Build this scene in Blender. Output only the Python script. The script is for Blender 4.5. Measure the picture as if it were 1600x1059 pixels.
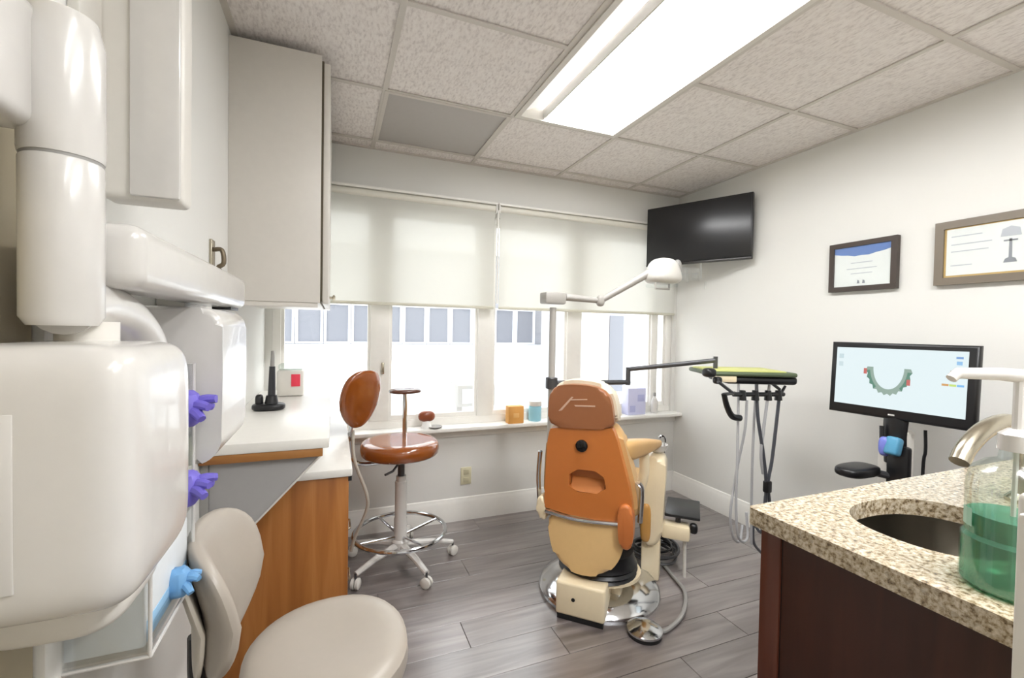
import bpy, bmesh, math, random
from mathutils import Vector, Matrix
random.seed(7)
SC = bpy.context.scene
COL = SC.collection
for o in list(bpy.data.objects): bpy.data.objects.remove(o)

# ------------------------------------------------------------------ camera
F_PX, YAW, PITCH, ROLL = 697.2, 0.3795, -0.0203, 0.0178
CAM = Vector((0, 0, 1.249))
_f = Vector((math.sin(YAW)*math.cos(PITCH), math.cos(YAW)*math.cos(PITCH), math.sin(PITCH)))
_r0 = Vector((math.cos(YAW), -math.sin(YAW), 0)); _u0 = _r0.cross(_f)
RGT = _r0*math.cos(ROLL) + _u0*math.sin(ROLL)
UPV = _u0*math.cos(ROLL) - _r0*math.sin(ROLL)
cd = bpy.data.cameras.new('camera'); cam = bpy.data.objects.new('camera', cd); COL.objects.link(cam)
cd.sensor_width = 36; cd.lens = F_PX/1600*36; cd.clip_start = 0.02
cam.matrix_world = Matrix(((RGT.x, UPV.x, -_f.x, CAM.x), (RGT.y, UPV.y, -_f.y, CAM.y), (RGT.z, UPV.z, -_f.z, CAM.z), (0, 0, 0, 1)))
SC.camera = cam
SKY, LAMP, EXPO = 1.15, 9.5, 1.8
# ------------------------------------------------------------------ sky (even overcast) and exposure
W = bpy.data.worlds.new('sky'); SC.world = W; W.use_nodes = True
bg = W.node_tree.nodes['Background']; bg.inputs[0].default_value = (.97, .985, 1, 1); bg.inputs[1].default_value = SKY
vs = SC.view_settings; vs.view_transform = 'Standard'; vs.look = 'None'; vs.gamma = 1; vs.use_curve_mapping = False; vs.exposure = EXPO

def at(px, py, X=None, Y=None, Z=None):
    """photo pixel -> point on a plane of the room"""
    d = _f + RGT*((px-800)/F_PX) - UPV*((py-529.5)/F_PX)
    t = (X-CAM.x)/d.x if X is not None else (Y-CAM.y)/d.y if Y is not None else (Z-CAM.z)/d.z
    return CAM + d*t

# ------------------------------------------------------------------ materials
MATS = {}
def lin(c): return tuple((v/12.92 if v <= .04045 else ((v+.055)/1.055)**2.4) for v in (x/255 for x in c)) + (1,)
def mat(name, rgb, rough=.5, metal=0, spec=.5, coat=0, emit=None, noise=None, bump=None, alpha=None, trans=0):
    if name in MATS: return MATS[name]
    m = bpy.data.materials.new(name); m.use_nodes = True; nt = m.node_tree; b = nt.nodes['Principled BSDF']
    col = lin(rgb); b.inputs['Base Color'].default_value = col
    b.inputs['Roughness'].default_value = rough; b.inputs['Metallic'].default_value = metal
    b.inputs['Specular IOR Level'].default_value = spec; b.inputs['Coat Weight'].default_value = coat
    if trans: b.inputs['Transmission Weight'].default_value = trans
    if emit: b.inputs['Emission Color'].default_value = lin(emit[0]); b.inputs['Emission Strength'].default_value = emit[1]
    tc = nt.nodes.new('ShaderNodeTexCoord')
    if noise is None: noise = (40, .03)
    if noise:
        n = nt.nodes.new('ShaderNodeTexNoise'); n.inputs['Scale'].default_value = noise[0]; n.inputs['Detail'].default_value = 4
        nt.links.new(tc.outputs['Object'], n.inputs['Vector'])
        mx = nt.nodes.new('ShaderNodeMix'); mx.data_type = 'RGBA'; a = noise[1]
        mx.inputs[6].default_value = tuple(c*(1-a) for c in col[:3])+(1,); mx.inputs[7].default_value = tuple(min(1, c*(1+a)) for c in col[:3])+(1,)
        nt.links.new(n.outputs['Fac'], mx.inputs[0]); nt.links.new(mx.outputs[2], b.inputs['Base Color'])
    if bump:
        n2 = nt.nodes.new('ShaderNodeTexNoise'); n2.inputs['Scale'].default_value = bump[0]; n2.inputs['Detail'].default_value = 3
        nt.links.new(tc.outputs['Object'], n2.inputs['Vector'])
        bp = nt.nodes.new('ShaderNodeBump'); bp.inputs['Strength'].default_value = bump[1]; bp.inputs['Distance'].default_value = .003
        nt.links.new(n2.outputs['Fac'], bp.inputs['Height']); nt.links.new(bp.outputs[0], b.inputs['Normal'])
    MATS[name] = m; return m
def ramp(nt, stops):
    r = nt.nodes.new('ShaderNodeValToRGB'); e = r.color_ramp.elements
    while len(e) < len(stops): e.new(.5)
    for k, (p, c) in enumerate(stops): e[k].position = p; e[k].color = lin(c)
    return r
def wood(name, c1, c2, c3, scale=(1, 1, 1), rough=.4, rnd=0, coat=0):
    m = mat(name, c2, rough, noise=False, coat=coat); nt = m.node_tree; b = nt.nodes['Principled BSDF']
    tc = nt.nodes['Texture Coordinate']; mp = nt.nodes.new('ShaderNodeMapping'); mp.inputs['Scale'].default_value = scale
    oi = nt.nodes.new('ShaderNodeObjectInfo'); ad = nt.nodes.new('ShaderNodeVectorMath'); ad.operation = 'ADD'
    sc = nt.nodes.new('ShaderNodeVectorMath'); sc.operation = 'SCALE'; sc.inputs[0].default_value = (13, 7, 5)
    nt.links.new(oi.outputs['Random'], sc.inputs['Scale']); nt.links.new(tc.outputs['Object'], ad.inputs[0]); nt.links.new(sc.outputs[0], ad.inputs[1])
    nt.links.new(ad.outputs[0], mp.inputs[0])
    n = nt.nodes.new('ShaderNodeTexNoise'); n.inputs['Scale'].default_value = 1; n.inputs['Detail'].default_value = 6; n.inputs['Distortion'].default_value = .6
    nt.links.new(mp.outputs[0], n.inputs['Vector'])
    r = ramp(nt, [(.3, c1), (.5, c2), (.7, c3)]); nt.links.new(n.outputs['Fac'], r.inputs[0])
    out = r.outputs[0]
    if rnd:
        hs = nt.nodes.new('ShaderNodeHueSaturation'); mr = nt.nodes.new('ShaderNodeMapRange'); mr.inputs[3].default_value = 1-rnd; mr.inputs[4].default_value = 1+rnd
        nt.links.new(oi.outputs['Random'], mr.inputs[0]); nt.links.new(mr.outputs[0], hs.inputs['Value']); nt.links.new(out, hs.inputs['Color']); out = hs.outputs[0]
    nt.links.new(out, b.inputs['Base Color'])
    return m
WALL = mat('wall paint', (223, 222, 217), .75, bump=(180, .06), noise=(2, .015))
TRIM = mat('white trim paint', (236, 234, 228), .4)
CABW = mat('cream white laminate', (216, 211, 203), .38)
GAPD = mat('dark gap', (96, 88, 72), .8)
WHITEP = mat('glossy white plastic', (208, 205, 200), .22, coat=.3)
WHITEM = mat('satin white plastic', (219, 215, 207), .4)
CREAMP = mat('cream plastic', (240, 224, 190), .3, coat=.2)
ORANGE = mat('tan orange plastic', (198, 117, 54), .33, coat=.15)
TANV = mat('tan vinyl', (205, 164, 108), .4)
HEADB = mat('brown headrest plastic', (156, 99, 62), .35, coat=.2)
BROWNV = mat('glossy brown vinyl', (140, 74, 26), .16, coat=.6, noise=(9, .15))
BEIGEV = mat('beige vinyl', (172, 163, 151), .36)
BLACKP = mat('black plastic', (24, 24, 26), .35)
BLACKG = mat('black gloss', (14, 14, 16), .08)
DARKG = mat('dark grey metal', (84, 84, 86), .4, metal=.5)
GREYP = mat('grey plastic', (150, 148, 144), .45)
CHROME = mat('chrome', (215, 217, 220), .12, metal=1)
STEEL = mat('brushed steel', (150, 145, 136), .28, metal=1)
NICKEL = mat('warm nickel', (186, 178, 160), .25, metal=1)
GREYPAN = mat('grey laminate', (160, 158, 156), .5)
LAMW = mat('white laminate top', (232, 229, 222), .3)
PAPER = mat('paper', (238, 237, 234), .6)
PURPLE = mat('purple nitrile', (112, 100, 196), .5)
BLUEN = mat('blue nitrile', (110, 160, 205), .5)
OAK = wood('oak veneer', (146, 88, 34), (166, 104, 46), (180, 120, 60), (22, 22, 1.6), .45)
OAKX = wood('oak edging', (146, 94, 44), (170, 116, 60), (188, 136, 80), (2, 20, 20), .45)
CHERRY = wood('dark cherry wood', (50, 24, 16), (58, 29, 20), (66, 34, 23), (30, 30, 2), .4)
CHERRYS = wood('cherry stile wood', (78, 38, 26), (90, 46, 32), (100, 53, 38), (30, 30, 2), .3, coat=.2)
PLANK = wood('grey brown vinyl plank', (92, 83, 80), (116, 107, 104), (140, 131, 128), (2.2, 26, 8), .3, rnd=.2)
GRID = mat('ceiling grid bar', (206, 200, 192), .5)
# fissured ceiling tile
TILE = mat('fissured ceiling tile', (206, 198, 190), .9, noise=False)
nt = TILE.node_tree; b = nt.nodes['Principled BSDF']; tc = nt.nodes['Texture Coordinate']
mp = nt.nodes.new('ShaderNodeMapping'); mp.inputs['Scale'].default_value = (120, 45, 60); nt.links.new(tc.outputs['Object'], mp.inputs[0])
n = nt.nodes.new('ShaderNodeTexNoise'); n.inputs['Scale'].default_value = 1; n.inputs['Detail'].default_value = 3; nt.links.new(mp.outputs[0], n.inputs[0])
r = ramp(nt, [(.3, (210, 203, 199)), (.5, (232, 226, 222)), (.65, (238, 233, 229))]); nt.links.new(n.outputs[0], r.inputs[0]); nt.links.new(r.outputs[0], b.inputs[0])
bp = nt.nodes.new('ShaderNodeBump'); bp.inputs['Strength'].default_value = .3; bp.inputs['Distance'].default_value = .004; nt.links.new(n.outputs[0], bp.inputs['Height']); nt.links.new(bp.outputs[0], b.inputs['Normal'])
# granite
GRAN = mat('speckled granite', (196, 178, 148), .16, noise=False, coat=.3)
nt = GRAN.node_tree; b = nt.nodes['Principled BSDF']; tc = nt.nodes['Texture Coordinate']
n = nt.nodes.new('ShaderNodeTexNoise'); n.inputs['Scale'].default_value = 120; n.inputs['Detail'].default_value = 5; n.inputs['Roughness'].default_value = .65
v = nt.nodes.new('ShaderNodeTexVoronoi'); v.inputs['Scale'].default_value = 130
nt.links.new(tc.outputs['Object'], n.inputs[0]); nt.links.new(tc.outputs['Object'], v.inputs['Vector'])
r = ramp(nt, [(.33, (84, 70, 56)), (.42, (150, 132, 104)), (.5, (190, 176, 152)), (.64, (220, 210, 192))]); nt.links.new(n.outputs[0], r.inputs[0])
r2 = ramp(nt, [(0, (132, 120, 106)), (.35, (235, 230, 220)), (1, (255, 255, 255))]); nt.links.new(v.outputs['Color'], r2.inputs[0])
mx = nt.nodes.new('ShaderNodeMix'); mx.data_type = 'RGBA'; mx.blend_type = 'MULTIPLY'; mx.inputs[0].default_value = .6
nt.links.new(r.outputs[0], mx.inputs[6]); nt.links.new(r2.outputs[0], mx.inputs[7]); nt.links.new(mx.outputs[2], b.inputs[0])
def glassy(name, tint, fac_gloss=.08, alpha=.9, rough=0):
    """thin clear sheet: see-through with a gloss"""
    m = bpy.data.materials.new(name); m.use_nodes = True; nt = m.node_tree; nt.nodes.clear()
    o = nt.nodes.new('ShaderNodeOutputMaterial'); t = nt.nodes.new('ShaderNodeBsdfTransparent'); t.inputs[0].default_value = tuple(tint)+(1,)
    g = nt.nodes.new('ShaderNodeBsdfGlossy'); g.inputs['Roughness'].default_value = .04+rough
    x = nt.nodes.new('ShaderNodeMixShader'); x.inputs[0].default_value = fac_gloss
    nt.links.new(t.outputs[0], x.inputs[1]); nt.links.new(g.outputs[0], x.inputs[2]); nt.links.new(x.outputs[0], o.inputs[0]); return m
PANE = glassy('window glass', (.97, .985, .985), .04)
ACRYL = glassy('clear acrylic', (.95, .96, .96), .14, rough=.05)
BOTTLE = glassy('clear bottle plastic', (.86, .9, .88), .12, rough=.06)
SHADE = bpy.data.materials.new('translucent shade cloth'); SHADE.use_nodes = True; nt = SHADE.node_tree; nt.nodes.clear()
o_ = nt.nodes.new('ShaderNodeOutputMaterial'); t1 = nt.nodes.new('ShaderNodeBsdfTranslucent'); t1.inputs[0].default_value = (.72, .71, .665, 1)
t2 = nt.nodes.new('ShaderNodeBsdfDiffuse'); t2.inputs[0].default_value = (.86, .85, .8, 1); t3 = nt.nodes.new('ShaderNodeBsdfTransparent')
m1 = nt.nodes.new('ShaderNodeMixShader'); m1.inputs[0].default_value = .45; m2 = nt.nodes.new('ShaderNodeMixShader'); m2.inputs[0].default_value = .18
wv = nt.nodes.new('ShaderNodeTexNoise'); wv.inputs['Scale'].default_value = 400
nt.links.new(t1.outputs[0], m1.inputs[1]); nt.links.new(t2.outputs[0], m1.inputs[2]); nt.links.new(m1.outputs[0], m2.inputs[1]); nt.links.new(t3.outputs[0], m2.inputs[2]); nt.links.new(m2.outputs[0], o_.inputs[0])
def lamp(name, rgb, s):
    return mat(name, (235, 235, 235), .5, emit=(rgb, s), noise=False)

PLANK.node_tree.nodes['Principled BSDF'].inputs['Specular IOR Level'].default_value = 1.0
PLANK.node_tree.nodes['Principled BSDF'].inputs['Coat Weight'].default_value = 1.0; PLANK.node_tree.nodes['Principled BSDF'].inputs['Coat Roughness'].default_value = .33
# ------------------------------------------------------------------ mesh helpers
def new(): return bmesh.new()
def box(bm, c, s, bev=0, seg=2, rot=None):
    g = bmesh.ops.create_cube(bm, size=1); vs = g['verts']
    for v in vs: v.co = Vector((v.co.x*s[0], v.co.y*s[1], v.co.z*s[2]))
    if bev:
        es = list({e for v in vs for e in v.link_edges})
        r = bmesh.ops.bevel(bm, geom=es, offset=min(bev, min(s)*.48), segments=seg, affect='EDGES', profile=.5)
        vs = list({v for f in r['faces'] for v in f.verts} | {v for v in vs if v.is_valid})
    M = Matrix.Translation(Vector(c)) @ (rot.to_4x4() if rot else Matrix.Identity(4))
    for v in vs: v.co = M @ v.co
    return vs
def bx(bm, x0, x1, y0, y1, z0, z1, bev=0, seg=2):
    return box(bm, ((x0+x1)/2, (y0+y1)/2, (z0+z1)/2), (abs(x1-x0), abs(y1-y0), abs(z1-z0)), bev, seg)
def smooth(pts, n=6):
    pts = [Vector(p) for p in pts]
    if len(pts) < 3: return pts
    P = [pts[0]*2-pts[1]] + pts + [pts[-1]*2-pts[-2]]; out = []
    for i in range(1, len(P)-2):
        for k in range(n):
            t = k/n; a, b, c, d = P[i-1:i+3]
            out.append(.5*((2*b)+(c-a)*t+(2*a-5*b+4*c-d)*t*t+(3*b-a-3*c+d)*t**3))
    return out + [pts[-1]]
def tube(bm, pts, r, seg=10, sm=0, flat=1):
    pts = smooth(pts, sm) if sm else [Vector(p) for p in pts]
    n = len(pts); rs = r if isinstance(r, (list, tuple)) else None; rings = []; prev = None
    for i, p in enumerate(pts):
        t = (pts[min(i+1, n-1)]-pts[max(i-1, 0)]).normalized()
        if prev is None:
            a = Vector((0, 0, 1)) if abs(t.z) < .9 else Vector((1, 0, 0)); x = t.cross(a).normalized()
        else: x = (prev - t*prev.dot(t)).normalized()
        prev = x; y = t.cross(x)
        rad = (rs[0]+(rs[-1]-rs[0])*i/(n-1) if len(rs) == 2 else rs[min(i, len(rs)-1)]) if rs else r
        rings.append([bm.verts.new(p+(x*math.cos(q)+y*math.sin(q)*flat)*rad) for q in (2*math.pi*k/seg for k in range(seg))])
    for a, b in zip(rings, rings[1:]):
        for k in range(seg): bm.faces.new((a[k], a[(k+1) % seg], b[(k+1) % seg], b[k]))
    bm.faces.new(rings[0][::-1]); bm.faces.new(rings[-1])
def lathe(bm, c, prof, seg=28, sx=1, sy=1, M=None):
    """prof: (r, z) pairs; ends closed"""
    c = Vector(c); rings = []
    def P(x, y, z): q = Vector((x, y, z)); q = M @ q if M else q; return bm.verts.new(c+q)
    for r, z in prof:
        rings.append([P(r*sx*math.cos(q), r*sy*math.sin(q), z) for q in (2*math.pi*k/seg for k in range(seg))])
    for a, b in zip(rings, rings[1:]):
        for k in range(seg): bm.faces.new((a[k], a[(k+1) % seg], b[(k+1) % seg], b[k]))
    bm.faces.new(rings[0][::-1]); bm.faces.new(rings[-1])
def cyl(bm, c, r, z0, z1, seg=20, bev=0):
    p = [(r, z0), (r, z1)] if not bev else [(r-bev, z0), (r, z0+bev), (r, z1-bev), (r-bev, z1)]
    lathe(bm, c, p, seg)
def superq(bm, c, s, e1=.5, e2=.5, nu=28, nv=14, fn=None):
    """rounded cushion: superellipsoid of half sizes s"""
    sg = lambda w, e: math.copysign(abs(w)**e, w); rows = []; c = Vector(c)
    for j in range(nv+1):
        a = -math.pi/2+math.pi*j/nv; row = []
        for i in range(nu):
            q = 2*math.pi*i/nu
            p = Vector((s[0]*sg(math.cos(a), e1)*sg(math.cos(q), e2), s[1]*sg(math.cos(a), e1)*sg(math.sin(q), e2), s[2]*sg(math.sin(a), e1)))
            if fn: p = fn(p)
            row.append(bm.verts.new(c+p))
            if j in (0, nv): break
        rows.append(row)
    for j in range(nv):
        a, b = rows[j], rows[j+1]
        for i in range(nu):
            k = (i+1) % nu
            if len(a) == 1: bm.faces.new((a[0], b[k], b[i]))
            elif len(b) == 1: bm.faces.new((a[i], a[k], b[0]))
            else: bm.faces.new((a[i], a[k], b[k], b[i]))
def chaikin(p, n=2):
    for _ in range(n):
        q = []
        for i in range(len(p)):
            a, b = p[i], p[(i+1) % len(p)]
            q += [(a[0]*.75+b[0]*.25, a[1]*.75+b[1]*.25), (a[0]*.25+b[0]*.75, a[1]*.25+b[1]*.75)]
        p = q
    return p
def prism(bm, poly, d0, d1, fr, bev=0, seg=2):
    """extrude a 2-D outline; fr(a, b, d) -> point"""
    A = [bm.verts.new(fr(a, b, d0)) for a, b in poly]; B = [bm.verts.new(fr(a, b, d1)) for a, b in poly]; n = len(poly)
    f0 = bm.faces.new(A[::-1]); f1 = bm.faces.new(B)
    for k in range(n): bm.faces.new((A[k], A[(k+1) % n], B[(k+1) % n], B[k]))
    if bev:
        es = list(f0.edges)+list(f1.edges)
        bmesh.ops.bevel(bm, geom=es, offset=bev, segments=seg, affect='EDGES', profile=.5)
XZ = lambda a, b, d: Vector((a, d, b))
YZ = lambda a, b, d: Vector((d, a, b))
XY = lambda a, b, d: Vector((a, b, d))
def hole_plate(bm, outer, inner, cen, d0, d1, fr):
    """plate between two star-shaped outlines around cen"""
    def hit(poly, ang):
        dx, dy = math.cos(ang), math.sin(ang); best = None
        for i in range(len(poly)):
            (ax, ay), (bx_, by) = poly[i], poly[(i+1) % len(poly)]
            ax -= cen[0]; ay -= cen[1]; ex = bx_-cen[0]-ax; ey = by-cen[1]-ay
            den = dx*ey-dy*ex
            if abs(den) < 1e-12: continue
            t = (ax*ey-ay*ex)/den; s = (ax*dy-ay*dx)/den
            if t > 0 and -1e-6 <= s <= 1+1e-6 and (best is None or t < best): best = t
        return (cen[0]+dx*best, cen[1]+dy*best)
    angs = sorted({round(math.atan2(p[1]-cen[1], p[0]-cen[0]), 5) for p in list(outer)+list(inner)})
    O = [hit(outer, a) for a in angs]; I = [hit(inner, a) for a in angs]; n = len(angs)
    mk = lambda L, d: [bm.verts.new(fr(a, b, d)) for a, b in L]
    o0, o1, i0, i1 = mk(O, d0), mk(O, d1), mk(I, d0), mk(I, d1)
    for k in range(n):
        j = (k+1) % n
        for q in ((o0[k], o0[j], o1[j], o1[k]), (i0[j], i0[k], i1[k], i1[j]), (o1[k], o1[j], i1[j], i1[k]), (o0[j], o0[k], i0[k], i0[j])): bm.faces.new(q)

def obj(name, bm, m, parent=None, ang=.6, local=False):
    bmesh.ops.recalc_face_normals(bm, faces=bm.faces)
    me = bpy.data.meshes.new(name)
    if parent is not None and not local:
        Mw = Matrix.Identity(4); p = parent
        while p is not None: Mw = p.matrix_basis @ Mw; p = p.parent
        bmesh.ops.transform(bm, matrix=Mw.inverted(), verts=bm.verts)
    bm.to_mesh(me); bm.free()
    me.shade_smooth(); me.set_sharp_from_angle(angle=ang)
    if m: me.materials.append(m)
    o = bpy.data.objects.new(name, me); COL.objects.link(o)
    if parent is not None: o.parent = parent
    return o
def tag(o, label, cat, group=None):
    o['label'] = label; o['category'] = cat
    if group: o['group'] = group
    return o
def thing(name, label, cat, loc=(0, 0, 0), rz=0, group=None):
    o = bpy.data.objects.new(name, None); COL.objects.link(o); o.empty_display_size = .05
    o.location = loc; o.rotation_euler = (0, 0, rz); o.matrix_basis = Matrix.Translation(Vector(loc)) @ Matrix.Rotation(rz, 4, 'Z')
    return tag(o, label, cat, group)
def struct(o): o['kind'] = 'structure'; return o
def P(name, m, parent, fn, **k):
    bm = new(); fn(bm); return obj(name, bm, m, parent, **k)
def pbox(name, m, parent, x0, x1, y0, y1, z0, z1, bev=.002, seg=2):
    return P(name, m, parent, lambda b: bx(b, x0, x1, y0, y1, z0, z1, bev, seg))
def ptube(name, m, parent, pts, r, seg=10, sm=0, flat=1):
    return P(name, m, parent, lambda b: tube(b, pts, r, seg, sm, flat))

# ------------------------------------------------------------------ room shell
XL, XR, YB, YF, H = -.36, 2.522, 2.811, -1.25, 2.315
SILL, HEAD = .628, 2.07
fl = struct(P('floor', mat('floor underlay', (52, 46, 44), .7), None, lambda b: bx(b, XL, XR, YF, YB, -.06, -.004)))
pw, plen = .165, 1.22; y = YB; row = 0
while y > YF+.01:
    y0 = max(YF, y-pw); x = XL-[0, .47, .83, .21, .66, 1.02, .35][row % 7]
    while x < XR:
        a, b_ = max(XL, x), min(XR, x+plen)
        if b_-a > .02:
            cx, cy = (a+b_)/2, (y0+y)/2
            bm = new(); box(bm, (0, 0, 0), (b_-a-.002, y-y0-.002, .004), .0008, 1)
            p = obj('plank', bm, PLANK, fl, local=True); p.location = (cx, cy, -.002)
        x += plen
    y = y0; row += 1
struct(P('wall_left', WALL, None, lambda b: bx(b, XL-.12, XL, YF-.1, YB+.15, -.06, H+.1)))
struct(P('wall_right', WALL, None, lambda b: bx(b, XR, XR+.12, YF-.1, YB+.15, -.06, H+.1)))
struct(P('wall_front', WALL, None, lambda b: bx(b, XL-.12, XR+.12, YF-.12, YF, -.06, H+.1)))
def wb(b):
    bx(b, XL, XR, YB, YB+.15, -.06, SILL-.025); bx(b, XL, XR, YB, YB+.15, HEAD-.08, H+.1); bx(b, XL, -.325, YB+.02, YB+.15, SILL-.025, HEAD-.08); bx(b, 2.49, XR, YB, YB+.15, SILL-.025, HEAD-.08)
struct(P('wall_back', WALL, None, wb))
def bb(name, horiz):
    prof = [(0, 0), (.016, 0), (.016, .115), (.010, .128), (.006, .145), (0, .15)]
    bm = new()
    if horiz: prism(bm, prof, .07, XR-.001, lambda a, z, d: Vector((d, YB-a, z)))
    else: prism(bm, prof, .66, YB-.017, lambda a, z, d: Vector((XR-a, d, z)))
    struct(obj(name, bm, TRIM))
bb('baseboard_back', True); bb('baseboard_right', False)
# ceiling
ce = struct(P('ceiling', mat('ceiling void', (120, 116, 110), .9), None, lambda b: bx(b, XL, XR, YF, YB, H+.07, H+.1)))
gx = [XL]+[.203+.61*i for i in range(0, 4)]+[XR]
gy = [YB-.001, 2.683]+[2.098-.585*k for k in range(0, 6)]+[YF]
VENT = (1, 1); LIGHTS = [(2, 2), (2, 3), (2, 6)]
for i in range(len(gx)-1):
    for j in range(len(gy)-1):
        x0, x1, y1, y0 = gx[i], gx[i+1], gy[j], gy[j+1]
        if (i, j) == VENT or (i == 2 and j in (2, 3, 5, 6)) or (i == 1 and j in (5, 6)): continue
        if y1-y0 < .02: continue
        bm = new(); box(bm, (0, 0, 0), (x1-x0-.008, y1-y0-.008, .016), .003, 1)
        t = obj('ceiling_tile', bm, TILE, ce, local=True); t.location = ((x0+x1)/2, (y0+y1)/2, H+.012)
for i, x in enumerate(gx[1:-1]):
    pbox('grid_bar', GRID, ce, x-.011, x+.011, YF, YB, H-.002, H+.003, 0)
for y in gy[1:-1]:
    for i in range(len(gx)-1):
        if (i == 2 and abs(y-(2.098-.585)) < .01) or (i in (1, 2) and abs(y-(2.098-4*.585)) < .01): continue
        pbox('grid_bar', GRID, ce, gx[i]+.011, gx[i+1]-.011, y-.011, y+.011, H-.002, H+.003, 0)
pbox('wall_angle', GRID, ce, XL, XR, YB-.022, YB, H-.003, H+.004, 0)
pbox('wall_angle', GRID, ce, XR-.022, XR, YF, YB-.022, H-.003, H+.004, 0)
pbox('wall_angle', GRID, ce, XL, XL+.022, YF, YB-.022, H-.003, H+.004, 0)
vp = thing('ceiling_vent', 'flat grey air return panel set in the ceiling grid', 'vent', (.508, 2.39, H))
pbox('panel', mat('grey vent panel', (182, 178, 174), .7), vp, .214, .802, 2.109, 2.672, H+.002, H+.014, .003)
def frm(b): hole_plate(b, [(.203, 2.098), (.813, 2.098), (.813, 2.683), (.203, 2.683)], [(.222, 2.117), (.794, 2.117), (.794, 2.664), (.222, 2.664)], (.508, 2.39), H-.004, H+.0015, XY)
P('frame', GRID, vp, frm)
def troffer(y0, y1, label, grp, x0=.813, pw=1.0):
    x1 = x0+.61; t = thing('ceiling_light', label, 'ceiling light', ((x0+x1)/2, (y0+y1)/2, H), 0, grp)
    P('frame', WHITEM, t, lambda b: hole_plate(b, [(x0+.012, y0+.012), (x1-.012, y0+.012), (x1-.012, y1-.012), (x0+.012, y1-.012)], [(x0+.035, y0+.035), (x1-.035, y0+.035), (x1-.035, y1-.035), (x0+.035, y1-.035)], ((x0+x1)/2, (y0+y1)/2), H-.008, H+.0575, XY))
    wing = lamp('lamp reflector wing', (252, 253, 255), .1*LAMP/10); core = lamp('lamp diffuser %.1f' % pw, (252, 253, 255), LAMP*pw)
    def curve(b, xa, xb, za, zb):
        n = 8; poly = [(xa+(xb-xa)*k/n, za+(zb-za)*(k/n)**2) for k in range(n+1)]
        prism(b, poly+[(xb, za+.002), (xa, za+.002)], y0+.035, y1-.035, XZ)
    P('reflector', wing, t, lambda b: curve(b, x0+.16, x0+.035, H+.055, H+.004))
    P('reflector', wing, t, lambda b: curve(b, x0+.375, x1-.035, H+.055, H+.004))
    P('diffuser', core, t, lambda b: prism(b, [(x0+.165, H+.05), (x0+.18, H+.012), (x0+.265, H+.004), (x0+.355, H+.012), (x0+.37, H+.05)], y0+.035, y1-.035, XZ))
    P('diffuser_rib', WHITEM, t, lambda b: bx(b, x0+.157, x0+.165, y0+.035, y1-.035, H+.0, H+.05))
    P('housing', WHITEM, t, lambda b: bx(b, x0+.012, x1-.012, y0+.012, y1-.012, H+.058, H+.062))
troffer(2.098-2*.585, 2.098, 'long recessed ceiling light glowing above the brown dental chair', 'recessed ceiling lights')
troffer(2.098-5*.585, 2.098-3*.585, 'right-hand ceiling light added unseen behind the viewpoint to light the near objects', 'recessed ceiling lights', .813, 1.6)  # added fixture out of view, brightens surfaces facing the camera
troffer(2.098-5*.585, 2.098-3*.585, 'left-hand ceiling light added unseen behind the viewpoint to brighten the left side', 'recessed ceiling lights', .203, .4)  # second added fixture, unseen, fills light on the left wall and cabinet

# ------------------------------------------------------------------ window
wd = struct(P('window_1', TRIM, None, lambda b: [bx(b, -.325, 2.49, 2.835, 2.885, HEAD-.115, HEAD-.08), bx(b, -.325, 2.49, 2.835, 2.885, SILL-.01, SILL+.045)]))
for a, b_ in ((-.325, -.28), (.205, .318), (.886, .994), (1.555, 1.665), (2.30, 2.355), (2.44, 2.49)):
    pbox('window_post', TRIM, wd, a, b_, 2.83, 2.89, SILL+.045, HEAD-.115, .004)
panes = ((-.28, .205), (.318, .886), (.994, 1.555), (1.665, 2.30), (2.355, 2.44))
for a, b_ in panes:
    z0, z1 = SILL+.045, HEAD-.115
    s = P('sash', TRIM, wd, lambda b: hole_plate(b, [(a, z0), (b_, z0), (b_, z1), (a, z1)], [(a+.016, z0+.03), (b_-.016, z0+.03), (b_-.016, z1-.02), (a+.016, z1-.02)], ((a+b_)/2, (z0+z1)/2), 2.845, 2.872, XZ))
    P('pane', PANE, s, lambda b: bx(b, a+.014, b_-.014, 2.857, 2.861, z0+.028, z1-.018))
for px in (598,):
    q = at(px, 575, Y=2.83); pbox('latch', NICKEL, wd, q.x-.008, q.x+.008, 2.815, 2.831, q.z-.035, q.z+.035, .003)
sl = struct(P('trim_1', TRIM, None, lambda b: [bx(b, XL+.001, XR-.001, 2.715, 2.86, SILL-.025, SILL, .006), bx(b, XL+.001, XR-.001, YB-.018, YB, SILL-.075, SILL-.025, .003)]))
# roller shades
def shade(x0, x1, label):
    t = thing('roller_shade', label, 'shade', ((x0+x1)/2, 2.775, 1.385), 0, 'roller shades on the window')
    P('cloth', SHADE, t, lambda b: bx(b, x0, x1, 2.7745, 2.7755, 1.4, HEAD-.035))
    pbox('bottom_bar', mat('shade hem bar', (205, 202, 186), .5), t, x0, x1, 2.768, 2.782, 1.383, 1.402, .004)
    P('roller', mat('shade roller', (222, 219, 208), .5), t, lambda b: tube(b, [(x0, 2.782, HEAD-.03), (x1, 2.782, HEAD-.03)], .022, 14))
    pbox('head_rail', TRIM, t, x0-.01, x1+.01, 2.752, YB, HEAD-.008, HEAD+.006, .002)
    for x in (x0-.006, x1+.006): pbox('bracket', TRIM, t, x-.004, x+.004, 2.755, YB, HEAD-.06, HEAD-.006, .001)
    return t
sA = shade(-.32, .972, 'left roller shade half lowered behind the cream cabinet')
sB = shade(1.006, 2.468, 'right roller shade half lowered behind the wall television')
ptube('pull_cord', TRIM, sB, [(.992, 2.765, HEAD-.04), (.992, 2.765, 1.42)], .006, 8)

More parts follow.
